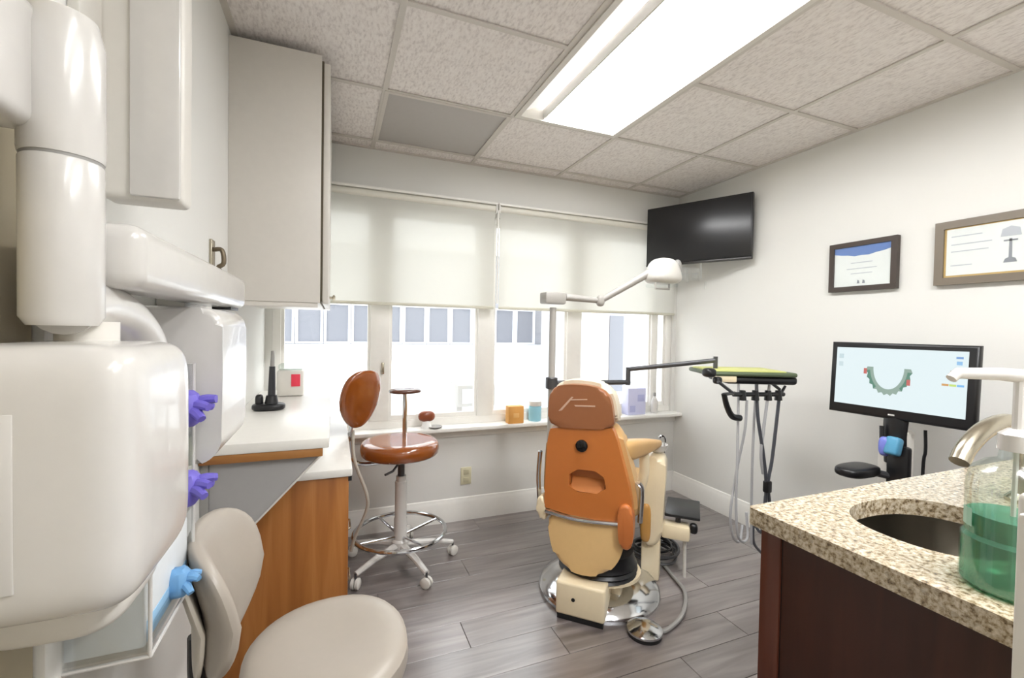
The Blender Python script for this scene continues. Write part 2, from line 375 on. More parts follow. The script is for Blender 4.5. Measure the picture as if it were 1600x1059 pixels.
# ------------------------------------------------------------------ outside
gr = struct(P('ground', mat('pale concrete ground', (190, 190, 190), .9), None, lambda b: bx(b, -14, 24, 3.4, 30, -3.2, -3)))
BW = mat('white render', (238, 238, 238), .8); BG = mat('grey siding', (146, 146, 150), .8); BGL = mat('blue grey glass', (118, 120, 128), .3); BFR = mat('pale window frame', (226, 228, 236), .5)
nb = thing('neighboring_building', 'white building with a row of small grey windows beyond the window', 'building', (0, 8.2, -3))
pbox('lower_wall', BW, nb, -5, 4.05, 8.0, 9.4, -3, .86, 0)
pbox('sill_band', BFR, nb, -5, 4.05, 7.95, 8.1, .86, .96, 0)
pbox('upper_wall', BG, nb, -5, 4.05, 8.12, 9.4, .96, 2.66, 0)
pbox('roof_edge', BW, nb, -5, 4.05, 8.05, 9.5, 2.66, 2.72, 0)
def fwin(xa, xb, z0, z1, Y, parent):
    w = P('window', BFR, parent, lambda b: hole_plate(b, [(xa, z0), (xb, z0), (xb, z1), (xa, z1)], [(xa+.04, z0+.03), (xb-.04, z0+.03), (xb-.04, z1-.04), (xa+.04, z1-.04)], ((xa+xb)/2, (z0+z1)/2), Y-.06, Y+.0, XZ))
    P('pane', BGL, w, lambda b: bx(b, xa+.03, xb-.03, Y-.03, Y-.01, z0+.02, z1-.03))
x = -1.02
while x < 3.6:
    fwin(x, x+.42, .97, 1.66, 8.12, nb); x += .43
nw = thing('building_wing', 'pale building wing with a tall blue window seen at the right', 'building', (3.6, 6.2, -3))
BB = mat('beige render', (190, 180, 168), .8)
pbox('wall', mat('pale grey render', (218, 218, 222), .8), nw, 3.62, 7.2, 6.0, 7.6, -3, 2.45, 0)
pbox('corner_pier', BB, nw, 3.56, 3.98, 5.9, 6.0, -3, 3.3, 0)
w = P('window', mat('blue window reveal', (176, 184, 206), .5), nw, lambda b: bx(b, 4.0, 4.32, 5.97, 6.0, .25, 1.55)); P('pane', BGL, w, lambda b: bx(b, 4.03, 4.29, 5.955, 5.972, .3, 1.5))
ac = thing('roof_unit', 'low grey rooftop unit standing outside the middle window', 'air conditioner', (1.4, 5.0, -3))
pbox('case', GREYP, ac, 1.28, 1.72, 4.8, 5.2, .38, .62, .01); pbox('post', GREYP, ac, 1.3, 1.36, 4.9, 4.96, -3, .38, 0); pbox('post', GREYP, ac, 1.64, 1.7, 4.9, 4.96, -3, .38, 0)
pbox('grille', mat('pale grille', (205, 208, 214), .5), ac, 1.33, 1.67, 4.79, 4.8, .42, .58, .002)

# ------------------------------------------------------------------ left wall: door, upper cabinet, desk
d1 = struct(P('door_1', mat('beige door', (178, 166, 138), .45), None, lambda b: bx(b, XL, XL+.012, -.1, .735, 0, 2.05, .002)))
struct(P('trim_2', TRIM, None, lambda b: [bx(b, XL, XL+.022, .738, .79, 0, 2.1, .003), bx(b, XL, XL+.022, -.16, -.104, 0, 2.1, .003), bx(b, XL, XL+.022, -.104, .738, 2.052, 2.1, .003)]))
UC = thing('wall_cabinet', 'tall cream cabinet hung on the left wall up to the ceiling', 'cabinet', (-.2, 2.3, 1.34))
pbox('body', CABW, UC, XL, -.052, 1.885, 2.70, 1.34, 2.288, .002)
pbox('gap_strip', GAPD, UC, -.052, -.044, 1.892, 2.69, 1.345, 2.27, 0)
for a, b_ in ((1.888, 2.285), (2.292, 2.695)):
    d = pbox('door', CABW, UC, -.044, -.022, a, b_, 1.338, 2.262, .003)
    kb = P('knob', NICKEL, d, lambda b: lathe(b, (0, 0, 0), [(.004, 0), (.004, .012), (.011, .016), (.011, .022), (.006, .026)], 14, M=Matrix.Translation((-.022, b_-.04 if a < 2 else a+.04, 1.385)) @ Matrix.Rotation(math.pi/2, 4, 'Y')))
pbox('light_rail', CABW, UC, XL, -.06, 1.89, 1.905, 1.322, 1.34, .002)
# high counter with oak edge and grey bracket
HC = thing('high_counter', 'white laminate counter with an oak edge on the left wall', 'counter', (-.18, 2.1, .84))
pbox('top', LAMW, HC, XL+.001, -.012, 1.508, 2.71, .868, .9, .004)
pbox('oak_edge', OAKX, HC, XL+.001, -.03, 1.512, 1.53, .842, .868, .002)
P('bracket', GREYPAN, HC, lambda b: prism(b, [(XL+.022, .842), (-.038, .842), (-.275, .59), (XL+.022, .50)], 1.535, 1.56, XZ, .002))
P('bracket_edge', LAMW, HC, lambda b: tube(b, [(-.036, 1.547, .84), (-.275, 1.547, .588)], .006, 6))
pbox('wall_cleat', GREYP, HC, XL, XL+.022, 1.53, 1.565, .46, .868, .002)
pbox('back_rail', OAKX, HC, XL+.001, XL+.02, 1.6, 2.7, .80, .868, .002)
DK = thing('oak_desk', 'oak desk unit with a lower white top under the cream cabinet', 'desk', (-.15, 2.2, 0))
pbox('desktop', LAMW, DK, XL+.001, .066, 1.69, 2.70, .712, .742, .006)
pbox('side_panel', OAK, DK, XL+.002, .054, 1.702, 1.722, 0, .712, .002)
pbox('edge_strip', BLACKP, DK, .052, .064, 1.70, 1.73, .694, .712, .001)
pbox('side_panel', OAK, DK, XL+.002, .054, 2.67, 2.69, 0, .712, .002)
pbox('back_panel', OAK, DK, XL+.002, XL+.02, 1.722, 2.67, .1, .712, .002)
for a, b_ in ((1.726, 2.19), (2.2, 2.666)):
    for z0, z1 in ((.1, .28), (.29, .49), (.5, .69)):
        dr = pbox('drawer', OAK, DK, .03, .05, a, b_, z0, z1, .003); ptube('handle', NICKEL, dr, [(.05, a+.17, z1-.06), (.068, a+.19, z1-.06), (.068, b_-.19, z1-.06), (.05, b_-.17, z1-.06)], .004, 8)
pbox('body', OAK, DK, XL+.02, .03, 1.722, 2.67, .06, .70, 0)
# curing light
q = at(420, 640, Z=.9); CL = thing('curing_light', 'black curing light standing in its charging base on the counter', 'curing light', (q.x, q.y, .9))
P('base', BLACKP, CL, lambda b: superq(b, (q.x, q.y, .914), (.062, .045, .0145), .5, .8))
P('cradle', BLACKP, CL, lambda b: tube(b, [(q.x+.01, q.y, .915), (q.x+.01, q.y, .96)], [.028, .02], 14))
P('holder', BLACKP, CL, lambda b: superq(b, (q.x-.035, q.y, .94), (.015, .018, .025), .6, .8))
P('wand', mat('charcoal plastic', (46, 46, 50), .3), CL, lambda b: tube(b, [(q.x+.01, q.y, .95), (q.x+.012, q.y, 1.08)], [.015, .0115], 14))
P('light_guide', GREYP, CL, lambda b: tube(b, [(q.x+.012, q.y, 1.08), (q.x+.013, q.y, 1.12), (q.x+.013, q.y-.004, 1.145)], [.009, .006], 10))
SH = thing('sharps_container', 'white sharps container with a red label beside the window', 'container', (-.19, 2.5, .9))
P('body', WHITEM, SH, lambda b: box(b, (-.20, 2.5, .965), (.12, .1, .13), .012)); P('lid', BOTTLE, SH, lambda b: box(b, (-.20, 2.5, 1.045), (.11, .09, .03), .01))
pbox('red_label', mat('red label', (232, 60, 84), .5), SH, -.195, -.155, 2.447, 2.451, .95, 1.01, .0005)

# ------------------------------------------------------------------ brown stool
def stool_base(t, c, r, zc, col, casters, m, mc, ang0, ring=None):
    hub = P('hub', m, t, lambda b: lathe(b, (c[0], c[1], 0), [(.02, .075), (.045, .08), (.045, .125), (.03, .14)], 20))
    for k in range(5):
        a = ang0+k*2*math.pi/5; dx, dy = math.cos(a), math.sin(a)
        ptube('leg', m, t, [(c[0]+dx*.03, c[1]+dy*.03, .105), (c[0]+dx*r*.6, c[1]+dy*r*.6, .093), (c[0]+dx*r, c[1]+dy*r, .072)], [.022, .015], 10, 0, .8)
        cs = P('caster', mc, t, lambda b: [lathe(b, (c[0]+dx*r, c[1]+dy*r, .026), [(.016, -.022), (.026, -.017), (.026, -.004), (.01, -.002)], 16, M=Matrix.Rotation(a+.5, 4, 'Z') @ Matrix.Rotation(math.pi/2, 4, 'X')), lathe(b, (c[0]+dx*r, c[1]+dy*r, .026), [(.01, .002), (.026, .004), (.026, .017), (.016, .022)], 16, M=Matrix.Rotation(a+.5, 4, 'Z') @ Matrix.Rotation(math.pi/2, 4, 'X'))])
        ptube('caster_stem', DARKG, cs, [(c[0]+dx*r, c[1]+dy*r, .025), (c[0]+dx*r, c[1]+dy*r, .075)], .006, 8)
    return hub
c = (.336, 2.39); BS = thing('brown_stool', 'brown vinyl stool with a foot ring and white base by the window', 'stool', (c[0], c[1], 0))
stool_base(BS, c, .285, 0, None, None, WHITEP, WHITEM, math.radians(0))
P('column', WHITEP, BS, lambda b: lathe(b, (c[0], c[1], 0), [(.034, .12), (.034, .24), (.031, .25), (.031, .44), (.026, .445), (.026, .47)], 20))
P('gas_lift', DARKG, BS, lambda b: cyl(b, (c[0], c[1], 0), .018, .47, .58))
P('seat_plate', DARKG, BS, lambda b: bx(b, c[0]-.09, c[0]+.07, c[1]-.07, c[1]+.07, .562, .58, .004))
P('foot_ring', CHROME, BS, lambda b: tube(b, [(c[0]+.235*math.cos(k*math.pi/18), c[1]+.235*math.sin(k*math.pi/18), .175) for k in range(37)], .011, 10))
for k in range(4):
    a = .4+k*math.pi/2; ptube('ring_spoke', CHROME, BS, [(c[0]+.03*math.cos(a), c[1]+.03*math.sin(a), .15), (c[0]+.235*math.cos(a), c[1]+.235*math.sin(a), .175)], .007, 8)
P('seat', BROWNV, BS, lambda b: superq(b, (c[0]-.01, c[1]-.02, .625), (.2, .2, .05), .55, .95, 36, 14, lambda p: Vector((p.x, p.y, p.z+.012*(1-min(1, (p.x**2+p.y**2)/.03))*(-1 if p.z > 0 else 0)))))
ptube('lever', DARKG, BS, [(c[0]-.02, c[1]-.05, .55), (c[0]-.06, c[1]-.14, .54), (c[0]-.10, c[1]-.17, .535)], .006, 8)
def backpad(b):
    def fn(p):
        z = p.z/.145; y = p.y*(1-.42*max(0, -z)**1.5)
        return Vector((p.x-.10*(y*y)/.03*.25+.03*z, y, p.z))
    RZ = Matrix.Rotation(math.radians(-52), 3, 'Z')
    superq(b, (.125, 2.24, .905), (.026, .115, .14), .75, .7, 32, 16, lambda p: RZ @ fn(p))
bp_ = P('backrest', BROWNV, BS, backpad)
ptube('back_post', CHROME, BS, [(.105, 2.25, .86), (.075, 2.27, .74), (.085, 2.32, .62), (.13, 2.36, .56), (.28, 2.385, .553)], .010, 10, 6)
ptube('hanging_bar', mat('beige grey tubing', (176, 170, 158), .4), BS, [(.088, 2.28, .75), (.095, 2.24, .62), (.15, 2.2, .46), (.15, 2.2, .38), (.1, 2.22, .25), (.085, 2.24, .18)], .008, 8, 6)
q = at(633, 612, Y=2.42); ptube('arm_rod', CHROME, BS, [(q.x, 2.42, .64), (q.x, 2.42, q.z)], .012, 10)
P('arm_pad', mat('dark brown vinyl', (92, 54, 40), .25, coat=.4), BS, lambda b: superq(b, (q.x, 2.42, q.z+.004), (.085, .05, .014), .7, .8))

# ------------------------------------------------------------------ beige stool in front
c = (-.005, 1.06); FS = thing('beige_stool', 'beige vinyl operator stool with curved backrest in front of the oak desk', 'stool', (c[0], c[1], 0))
stool_base(FS, c, .26, 0, None, None, BLACKP, BLACKP, math.radians(20))
P('gas_lift', DARKG, FS, lambda b: lathe(b, (c[0], c[1], 0), [(.03, .12), (.03, .3), (.016, .31), (.016, .46)], 18))
P('seat_plate', BLACKP, FS, lambda b: bx(b, c[0]-.12, c[0]+.09, c[1]-.08, c[1]+.08, .455, .475, .004))
P('seat', BEIGEV, FS, lambda b: superq(b, (c[0], c[1], .512), (.172, .185, .042), .7, .92, 40, 16, lambda p: Vector((p.x, p.y*(1+.06*p.x/.17), p.z+(.012*math.cos(min(1, math.hypot(p.x, p.y)/.18)*math.pi)*-1 if p.z > 0 else 0)))))
def curved(b, R, th, zc, hh, half, cx, cy, narrow=.35):
    def fn(p):
        a = p.y; z = p.z/hh; a2 = a*(1-narrow*max(0, -z)**1.6); r = R+p.x+.035*max(0, z)
        return Vector((-r*math.cos(a2), r*math.sin(a2), p.z))
    superq(b, (cx, cy, zc), (th, half, hh), .7, .6, 40, 18, fn)
P('backrest', BEIGEV, FS, lambda b: curved(b, .212, .022, .70, .148, .78, c[0], c[1]))
P('back_shell', mat('pale beige shell', (212, 204, 190), .35), FS, lambda b: curved(b, .240, .010, .68, .13, .5, c[0], c[1], .3))
ptube('back_post', BLACKP, FS, [(c[0]-.248, c[1], .62), (c[0]-.245, c[1], .52), (c[0]-.22, c[1], .465), (c[0]-.08, c[1], .462)], .016, 10, 5)

# ------------------------------------------------------------------ dental chair (local axes: u right, v forward)
CA = math.radians(-44); CO = Vector((.981, 1.63, 0))
CH = thing('dental_chair', 'tan and cream dental chair seen from behind in the middle of the room', 'dental chair', CO, CA)
def C(name, m, fn, parent=CH, **k):
    bm = new(); fn(bm); return obj(name, bm, m, parent, local=True, **k)
UZ = lambda a, b, d: Vector((a, d, b))
C('base_plate', CHROME, lambda b: lathe(b, (.02, .31, 0), [(.285, 0), (.29, .018), (.275, .04), (.2, .07), (.1, .085)], 48))
bbx = C('base_box', CREAMP, lambda b: bx(b, -.107, .107, 0, .46, .022, .165, .012, 3))
C('base_foot', BLACKP, lambda b: bx(b, -.1, .1, .006, .44, .001, .024), bbx); C('socket', BLACKP, lambda b: lathe(b, (0, 0, 0), [(.008, 0), (.008, .004)], 14, M=Matrix.Translation((-.028, .0015, .098)) @ Matrix.Rotation(math.pi/2, 4, 'X')), bbx)
C('side_cover', CREAMP, lambda b: bx(b, .095, .15, .16, .34, .05, .15, .012))
C('bellows', BLACKP, lambda b: lathe(b, (.03, .22, 0), [(.175, .14), (.19, .15), (.178, .16), (.192, .172), (.18, .183), (.19, .195), (.18, .21), (.17, .25)], 36, .95, .85))
C('collar', CREAMP, lambda b: lathe(b, (.035, .24, 0), [(.15, .13), (.2, .135), (.2, .15), (.15, .155)], 36, .95, .85))
C('seat_frame', DARKG, lambda b: bx(b, -.13, .15, .12, .7, .25, .36, .02))
low = chaikin([(-.165, .455), (.185, .455), (.178, .36), (.15, .27), (.08, .2), (-.04, .19), (-.12, .235), (-.152, .33)], 2)
C('lower_shell', mat('tan plastic', (234, 196, 136), .35, coat=.15), lambda b: prism(b, low, .035, .16, UZ, .022, 4))
out = [(-.172, .452), (-.176, .5), (-.17, .7), (-.163, .79), (-.15, .825), (.112, .85), (.13, .82), (.165, .7), (.2, .57), (.21, .47), (.2, .445)]
out = chaikin(out, 1); rec = chaikin([(-.066, .552), (.1, .562), (.082, .655), (-.062, .652)], 1)
def shl(b): hole_plate(b, out, rec, (.012, .605), .03, .075, UZ)
bs_ = C('back_shell', ORANGE, shl, ang=.9)
def recf(b):
    prism(b, rec, .0745, .078, UZ)
    prism(b, [(.03, .558), (.074, .61), (.074, .555)], -.058, .086, lambda a, z, d: Vector((d, a, z)))
C('handle_recess', mat('light tan plastic', (190, 118, 62), .4), recf, bs_)
C('button', BLACKG, lambda b: lathe(b, (0, 0, 0), [(.026, 0), (.026, .012), (.018, .016)], 24, M=Matrix.Translation((-.011, .034, .757)) @ Matrix.Rotation(math.pi/2, 4, 'X')), bs_)
C('trim_strip', CHROME, lambda b: tube(b, [(-.168, .026, .45), (-.02, .022, .438), (.195, .026, .452)], .009, 8, 5), bs_)
C('back_cushion', TANV, lambda b: prism(b, chaikin([(-.19, .42), (-.195, .6), (-.18, .82), (-.1, .85), (.06, .86), (.14, .845), (.185, .7), (.222, .56), (.222, .42)], 2), .075, .17, UZ, .03, 4))
hd = C('headrest', HEADB, lambda b: prism(b, chaikin([(-.16, .826), (-.163, .9), (-.155, .985), (-.12, 1.012), (-.03, 1.022), (.07, 1.012), (.108, .975), (.122, .9), (.127, .842), (.0, .832)], 2), .02, .06, UZ, .012, 3))
C('head_cushion', mat('cream vinyl', (226, 214, 190), .4), lambda b: prism(b, chaikin([(-.158, .84), (-.162, .9), (-.156, .99), (-.12, 1.026), (-.03, 1.037), (.075, 1.026), (.116, .985), (.135, .9), (.138, .85)], 2), .06, .15, UZ, .03, 4), hd)
LOGO = mat('pale print', (206, 172, 148), .5)
C('printed_mark', LOGO, lambda b: [prism(b, [(-.115, .90), (-.1, .903), (-.05, .965), (-.058, .966)], .0185, .0201, UZ), prism(b, [(-.04, .925), (.045, .93), (.045, .936), (-.045, .931)], .0185, .0201, UZ), prism(b, [(-.06, .95), (.01, .957), (.01, .961), (-.06, .955)], .0185, .0201, UZ)], hd)
C('head_post', CHROME, lambda b: [tube(b, [(-.03, .09, .78), (-.03, .09, .88)], .012), tube(b, [(.02, .09, .78), (.02, .09, .88)], .012)], hd)
C('hinge_cover', mat('orange plastic', (198, 116, 60), .35), lambda b: prism(b, chaikin([(.148, .53), (.2, .54), (.215, .47), (.212, .37), (.19, .345), (.158, .36), (.15, .45)], 2), .008, .07, UZ, .012, 3))
C('hinge_cover', CREAMP, lambda b: prism(b, chaikin([(-.215, .5), (-.175, .515), (-.165, .41), (-.185, .4), (-.212, .43)], 2), .03, .1, UZ, .01, 3))
for s in (-1, 1):
    C('side_rail', CHROME, lambda b: tube(b, [(s*.212+(.01 if s > 0 else 0), .07, .7 if s < 0 else .62), (s*.225+(.01 if s > 0 else 0), .09, .58), (s*.22+(.01 if s > 0 else 0), .1, .44)], .011, 10, 5))
    ar = C('armrest', TANV, lambda b: superq(b, (s*.2+.0, .32, .71), (.048, .22, .036), .55, .6, 30, 14, lambda p: Vector((p.x+s*.27*p.y, p.y, p.z*(1-.5*p.y/.22)-.10*p.y))))
    C('arm_support', CREAMP, lambda b: tube(b, [(s*.215, .36, .69), (s*.215, .36, .55), (s*.17, .36, .42)], [.024, .022], 12, 4), ar)
C('seat', TANV, lambda b: superq(b, (-.025, .40, .43), (.2, .3, .055), .5, .45))
C('leg_rest', TANV, lambda b: superq(b, (.01, .92, .40), (.19, .3, .05), .5, .45, 30, 12, lambda p: Vector((p.x*(1-.25*p.y/.3*.5), p.y, p.z-.15*(p.y+.3)))))
C('leg_frame', DARKG, lambda b: bx(b, -.1, .12, .6, 1.0, .28, .33, .01))
# cuspidor / side unit right of the chair
CU = thing('cuspidor_unit', 'cream side unit with a small bowl at the right of the chair', 'cuspidor', CO, CA)
C('body', CREAMP, lambda b: prism(b, chaikin([(.19, .17), (.30, .19), (.305, .4), (.315, .6), (.29, .635), (.2, .63), (.185, .5)], 2), .45, .6, UZ, .025, 4), CU)
C('front_cover', mat('amber plastic', (204, 152, 82), .35), lambda b: superq(b, (.222, .447, .30), (.026, .02, .095), .6, .7), CU)
C('bowl', WHITEP, lambda b: lathe(b, (.265, .545, .632), [(.02, 0), (.04, .015), (.05, .045), (.047, .045), (.035, .02), (.015, .01)], 28), CU)
C('faucet', CHROME, lambda b: tube(b, [(.295, .575, .63), (.297, .575, .70), (.28, .565, .715), (.27, .56, .705)], .006, 8, 5), CU)
C('floor_post', CREAMP, lambda b: bx(b, .2, .29, .48, .57, 0, .19, .01), CU)
aa = C('side_bracket', CREAMP, lambda b: bx(b, .29, .43, .54, .63, .195, .27, .015), CU)
C('black_tray', BLACKP, lambda b: box(b, (.39, .69, .312), (.17, .26, .016), .006), aa)
C('tray_support', DARKG, lambda b: tube(b, [(.37, .6, .26), (.37, .61, .31)], .014), aa)
C('knob', BLACKP, lambda b: superq(b, (.445, .57, .262), (.02, .02, .026), .7, .8), aa)
C('thin_leg', WHITEM, lambda b: tube(b, [(.405, .58, .2), (.407, .58, 0)], .008, 8), aa)
# cables
CB = thing('cable_coil', 'dark coiled hoses lying on the floor beside the chair base', 'cable', (1.67, 1.99, 0))
rr = random.Random(3)
pts = [(1.67+(.12+.02*math.sin(k*.37))*math.cos(k*.35), 1.99+(.12+.015*math.cos(k*.5))*math.sin(k*.35), .012+.0009*k) for k in range(58)]
ptube('hose', DARKG, CB, pts, .0075, 8, 3)
pts = [(1.66+(.1+.02*math.cos(k*.3))*math.cos(k*.33+.6), 1.98+(.1+.012*math.cos(k*.5))*math.sin(k*.33+.6), .03+.0014*k) for k in range(40)]
ptube('hose', BLACKP, CB, pts, .006, 8, 3)
fc = at(1007, 990, Z=.0); FP = thing('foot_control', 'round chrome foot control disc with hose on the floor', 'foot pedal', (fc.x, fc.y, 0))
P('disc', CHROME, FP, lambda b: lathe(b, (fc.x, fc.y, 0), [(.06, .012), (.072, .016), (.072, .024), (.05, .034), (.02, .038)], 36)); P('rubber_base', BLACKP, FP, lambda b: cyl(b, (fc.x, fc.y, 0), .07, 0, .013, 30))
hp = [(1040, 985, 0), (1066, 960, 0), (1070, 925, 0), (1050, 898, 0), (1035, 880, 0)]
ptube('hose', GREYP, FP, [(fc.x+.06, fc.y-.01, .018)]+[tuple(at(a, b, Z=.012)) for a, b, z in hp], .009, 8, 6)

# ------------------------------------------------------------------ dental light
pp = Vector((1.066, 2.1, 0))
DL = thing('dental_light', 'grey dental lamp on a jointed arm and post behind the chair', 'dental light', pp)
PG = mat('warm grey enamel', (168, 164, 158), .35)
PW = mat('pale grey enamel', (206, 203, 196), .3)
P('post', PG, DL, lambda b: lathe(b, pp, [(.02, .28), (.024, .29), (.024, .36), (.018, .37), (.018, 1.37)], 16))
ptube('chair_bracket', PG, DL, [pp+Vector((0, 0, .32)), CO+Matrix.Rotation(CA, 3, 'Z') @ Vector((-.125, .4, .32))], .02, 12)
k0 = at(864, 466, Y=2.1); P('head_block', PG, DL, lambda b: box(b, (k0.x, 2.1, k0.z), (.12, .08, .062), .01))
k1 = at(884, 464, Y=2.1); k2 = at(938, 470, Y=2.05); k3 = at(1018, 424, Y=1.95)
ptube('lower_arm', PG, DL, [k1, k2], [.02, .014], 12); P('elbow', PG, DL, lambda b: superq(b, k2, (.022, .022, .03), .8, .8))
ptube('upper_arm', PG, DL, [k2, k3], [.016, .022], 12)
k4 = at(1036, 424, Y=1.93)
hdn = P('lamp_head', PW, DL, lambda b: superq(b, k4, (.085, .075, .07), .6, .7, 32, 16, lambda p: Vector((p.x*(1-.25*p.z/.07), p.y*(1-.2*p.z/.07), p.z))))
k5 = at(1034, 446, Y=1.93); P('lens', PANE, hdn, lambda b: box(b, k5, (.13, .11, .02), .006)); 
k6 = at(1036, 451, Y=1.9); ptube('handle', PG, hdn, [k6+Vector((-.05, 0, .03)), k6+Vector((-.05, 0, 0)), k6+Vector((.04, 0, 0)), k6+Vector((.04, 0, .03))], .006, 8)
P('side_joint', GREYP, hdn, lambda b: superq(b, at(1058, 420, Y=1.93), (.02, .025, .05), .8, .8))
for px, y0, y1 in ((1074, 420, 442), (1095, 410, 436), (1102, 440, 452)):
    a, b_ = at(px, y0, Y=1.95), at(px, y1, Y=1.95)
    g = ptube('clear_shield_clip', ACRYL, hdn, [a, b_], .006, 8)
P('shield', ACRYL, hdn, lambda b: box(b, at(1078, 428, Y=1.94), (.14, .004, .07), .002))

# ------------------------------------------------------------------ delivery unit
DU = thing('delivery_unit', 'instrument tray with green cover and hanging hoses on a jointed arm', 'dental unit', pp)
e0 = at(866, 598, Y=2.1); e1 = at(984, 597, Y=2.03); e2 = at(978, 577, Y=2.03); e3 = at(1118, 563, Y=1.72)
e0.x = 1.066
P('pivot', DARKG, DU, lambda b: cyl(b, (pp.x, pp.y, 0), .032, e0.z-.03, e0.z+.03, 20, .004))
ptube('lower_arm', DARKG, DU, [e0, e1], .013, 12); P('elbow', DARKG, DU, lambda b: tube(b, [e1+Vector((-.012, 0, -.015)), (e1.x-.012, e1.y, e2.z+.012)], .013, 12))
ptube('upper_arm', DARKG, DU, [(e1.x-.012, e1.y, e2.z), e3], .012, 12); ptube('arm_pin', DARKG, DU, [e3+Vector((0, 0, .02)), e3+Vector((0, 0, -.05))], .011, 10)
tcn = at(1156, 581, Y=1.68)
GRN = mat('yellow green tray cover', (196, 198, 120), .5); DGR = mat('green tray rim', (84, 96, 70), .5)
rot = Matrix.Rotation(math.radians(-24), 3, 'Z')
tr = P('tray', DGR, DU, lambda b: box(b, tcn, (.42, .28, .022), .01, 3, rot)); P('tray_cover', GRN, tr, lambda b: box(b, tcn+Vector((-.02, 0, .013)), (.36, .24, .008), .003, 2, rot))
P('control_body', BLACKP, DU, lambda b: box(b, tcn+Vector((.05, -.02, -.03)), (.34, .24, .04), .015, 3, rot)); P('front_panel', CREAMP, DU, lambda b: box(b, tcn+rot @ Vector((-.13, -.125, -.025)), (.11, .02, .03), .004, 2, rot))
P('side_handle', BLACKP, DU, lambda b: superq(b, at(1108, 582, Y=1.62), (.03, .03, .022), .7, .8)); P('side_knob', BLACKP, DU, lambda b: superq(b, at(1121, 594, Y=1.62), (.02, .02, .018), .7, .8))
YH = 1.56
def hp_(px, py, y=YH): return at(px, py, Y=y)
ptube('holder_bracket', DARKG, DU, [hp_(1122, 596), hp_(1145, 614), hp_(1160, 616)], .008, 8); ptube('holder_bracket', DARKG, DU, [hp_(1205, 598), hp_(1218, 608), hp_(1216, 616)], .008, 8)
hb = ptube('instrument_bar', BLACKP, DU, [hp_(1146, 616), hp_(1224, 616)], .011, 10)
ptube('hook', BLACKP, DU, [hp_(1131, 615), hp_(1136, 635), hp_(1144, 650), hp_(1156, 653)], [.012, .016], 10, 5); ptube('hook_link', DARKG, DU, [hp_(1131, 616), hp_(1148, 614)], .008, 8)
for px in (1160, 1180, 1200, 1216):
    P('instrument_holder', BLACKP, hb, lambda b: tube(b, [hp_(px, 610), hp_(px, 625)], [.014, .018], 12))
ptube('handpiece', DARKG, DU, [hp_(1216, 622), hp_(1227, 603)], [.008, .006], 8); ptube('handpiece', DARKG, DU, [hp_(1180, 620), hp_(1183, 600)], [.007, .006], 8); ptube('handpiece', GREYP, DU, [hp_(1200, 620), hp_(1202, 601)], [.007, .006], 8)
GT = mat('grey tubing', (176, 176, 178), .4); DT = mat('dark tubing', (74, 76, 82), .4)
def hose(m, pl, r=.006): ptube('hose', m, DU, [hp_(a, b, YH+dy) for a, b, dy in pl], r, 8, 6)
hose(GT, [(1154, 600, .05), (1153, 660, .02), (1152, 720, 0), (1150, 780, 0), (1152, 832, 0), (1160, 846, .02), (1168, 838, .04), (1166, 800, .06)])
hose(GT, [(1167, 625, 0), (1164, 670, 0), (1154, 720, .02), (1145, 770, .02), (1141, 810, .02), (1146, 840, .03), (1156, 845, .05), (1160, 820, .07)])
hose(GT, [(1182, 600, .06), (1178, 660, .04), (1175, 740, .04), (1174, 800, .05), (1174, 850, .06)])
hose(DT, [(1182, 600, .02), (1184, 650, 0), (1192, 705, 0), (1197, 752, 0), (1196, 790, .01)], .008)
hose(GT, [(1199, 625, 0), (1193, 670, 0), (1189, 710, 0), (1192, 740, .01)], .007)
hose(DT, [(1217, 625, 0), (1212, 670, 0), (1206, 720, 0), (1200, 755, 0), (1203, 790, .02)], .008)
P('hose_clip', BLACKP, DU, lambda b: box(b, hp_(1199, 760), (.035, .03, .06), .008))
hose(DT, [(1196, 775, .01), (1190, 830, .03), (1178, 820, .05), (1178, 848, .06), (1192, 866, .08)], .007)

# ------------------------------------------------------------------ television
a, b_ = Vector((2.128, 2.70)), Vector((2.452, 2.075)); dv = (b_-a); wv_ = dv.length; ra = math.atan2(dv.y, dv.x)
ctr = (a+b_)/2; TV = thing('television', 'black flat television angled in the upper right corner', 'television', (ctr.x, ctr.y, 1.94), ra)
def T(name, m, fn, parent=TV, **k):
    bm = new(); fn(bm); return obj(name, bm, m, parent, local=True, **k)
sh = .212
T('case', BLACKP, lambda b: box(b, (0, .02, 0), (wv_, .035, sh*2), .006)); T('screen', mat('dark screen', (30, 30, 32), .28), lambda b: box(b, (0, .001, .004), (wv_-.02, .004, sh*2-.03), .001))
T('bezel_strip', mat('dark bezel', (52, 50, 48), .3), lambda b: box(b, (0, .0, -sh+.007), (wv_-.004, .006, .012), .001))
T('mount_plate', DARKG, lambda b: box(b, (.06, .045, 0), (.2, .02, .2), .002)); T('mount_arm', DARKG, lambda b: tube(b, [(.06, .05, 0), (.16, .11, 0)], .018, 10)); T('wall_plate', DARKG, lambda b: box(b, (.185, .12, 0), (.03, .08, .12), .002, 2, Matrix.Rotation(-ra, 3, 'Z')))

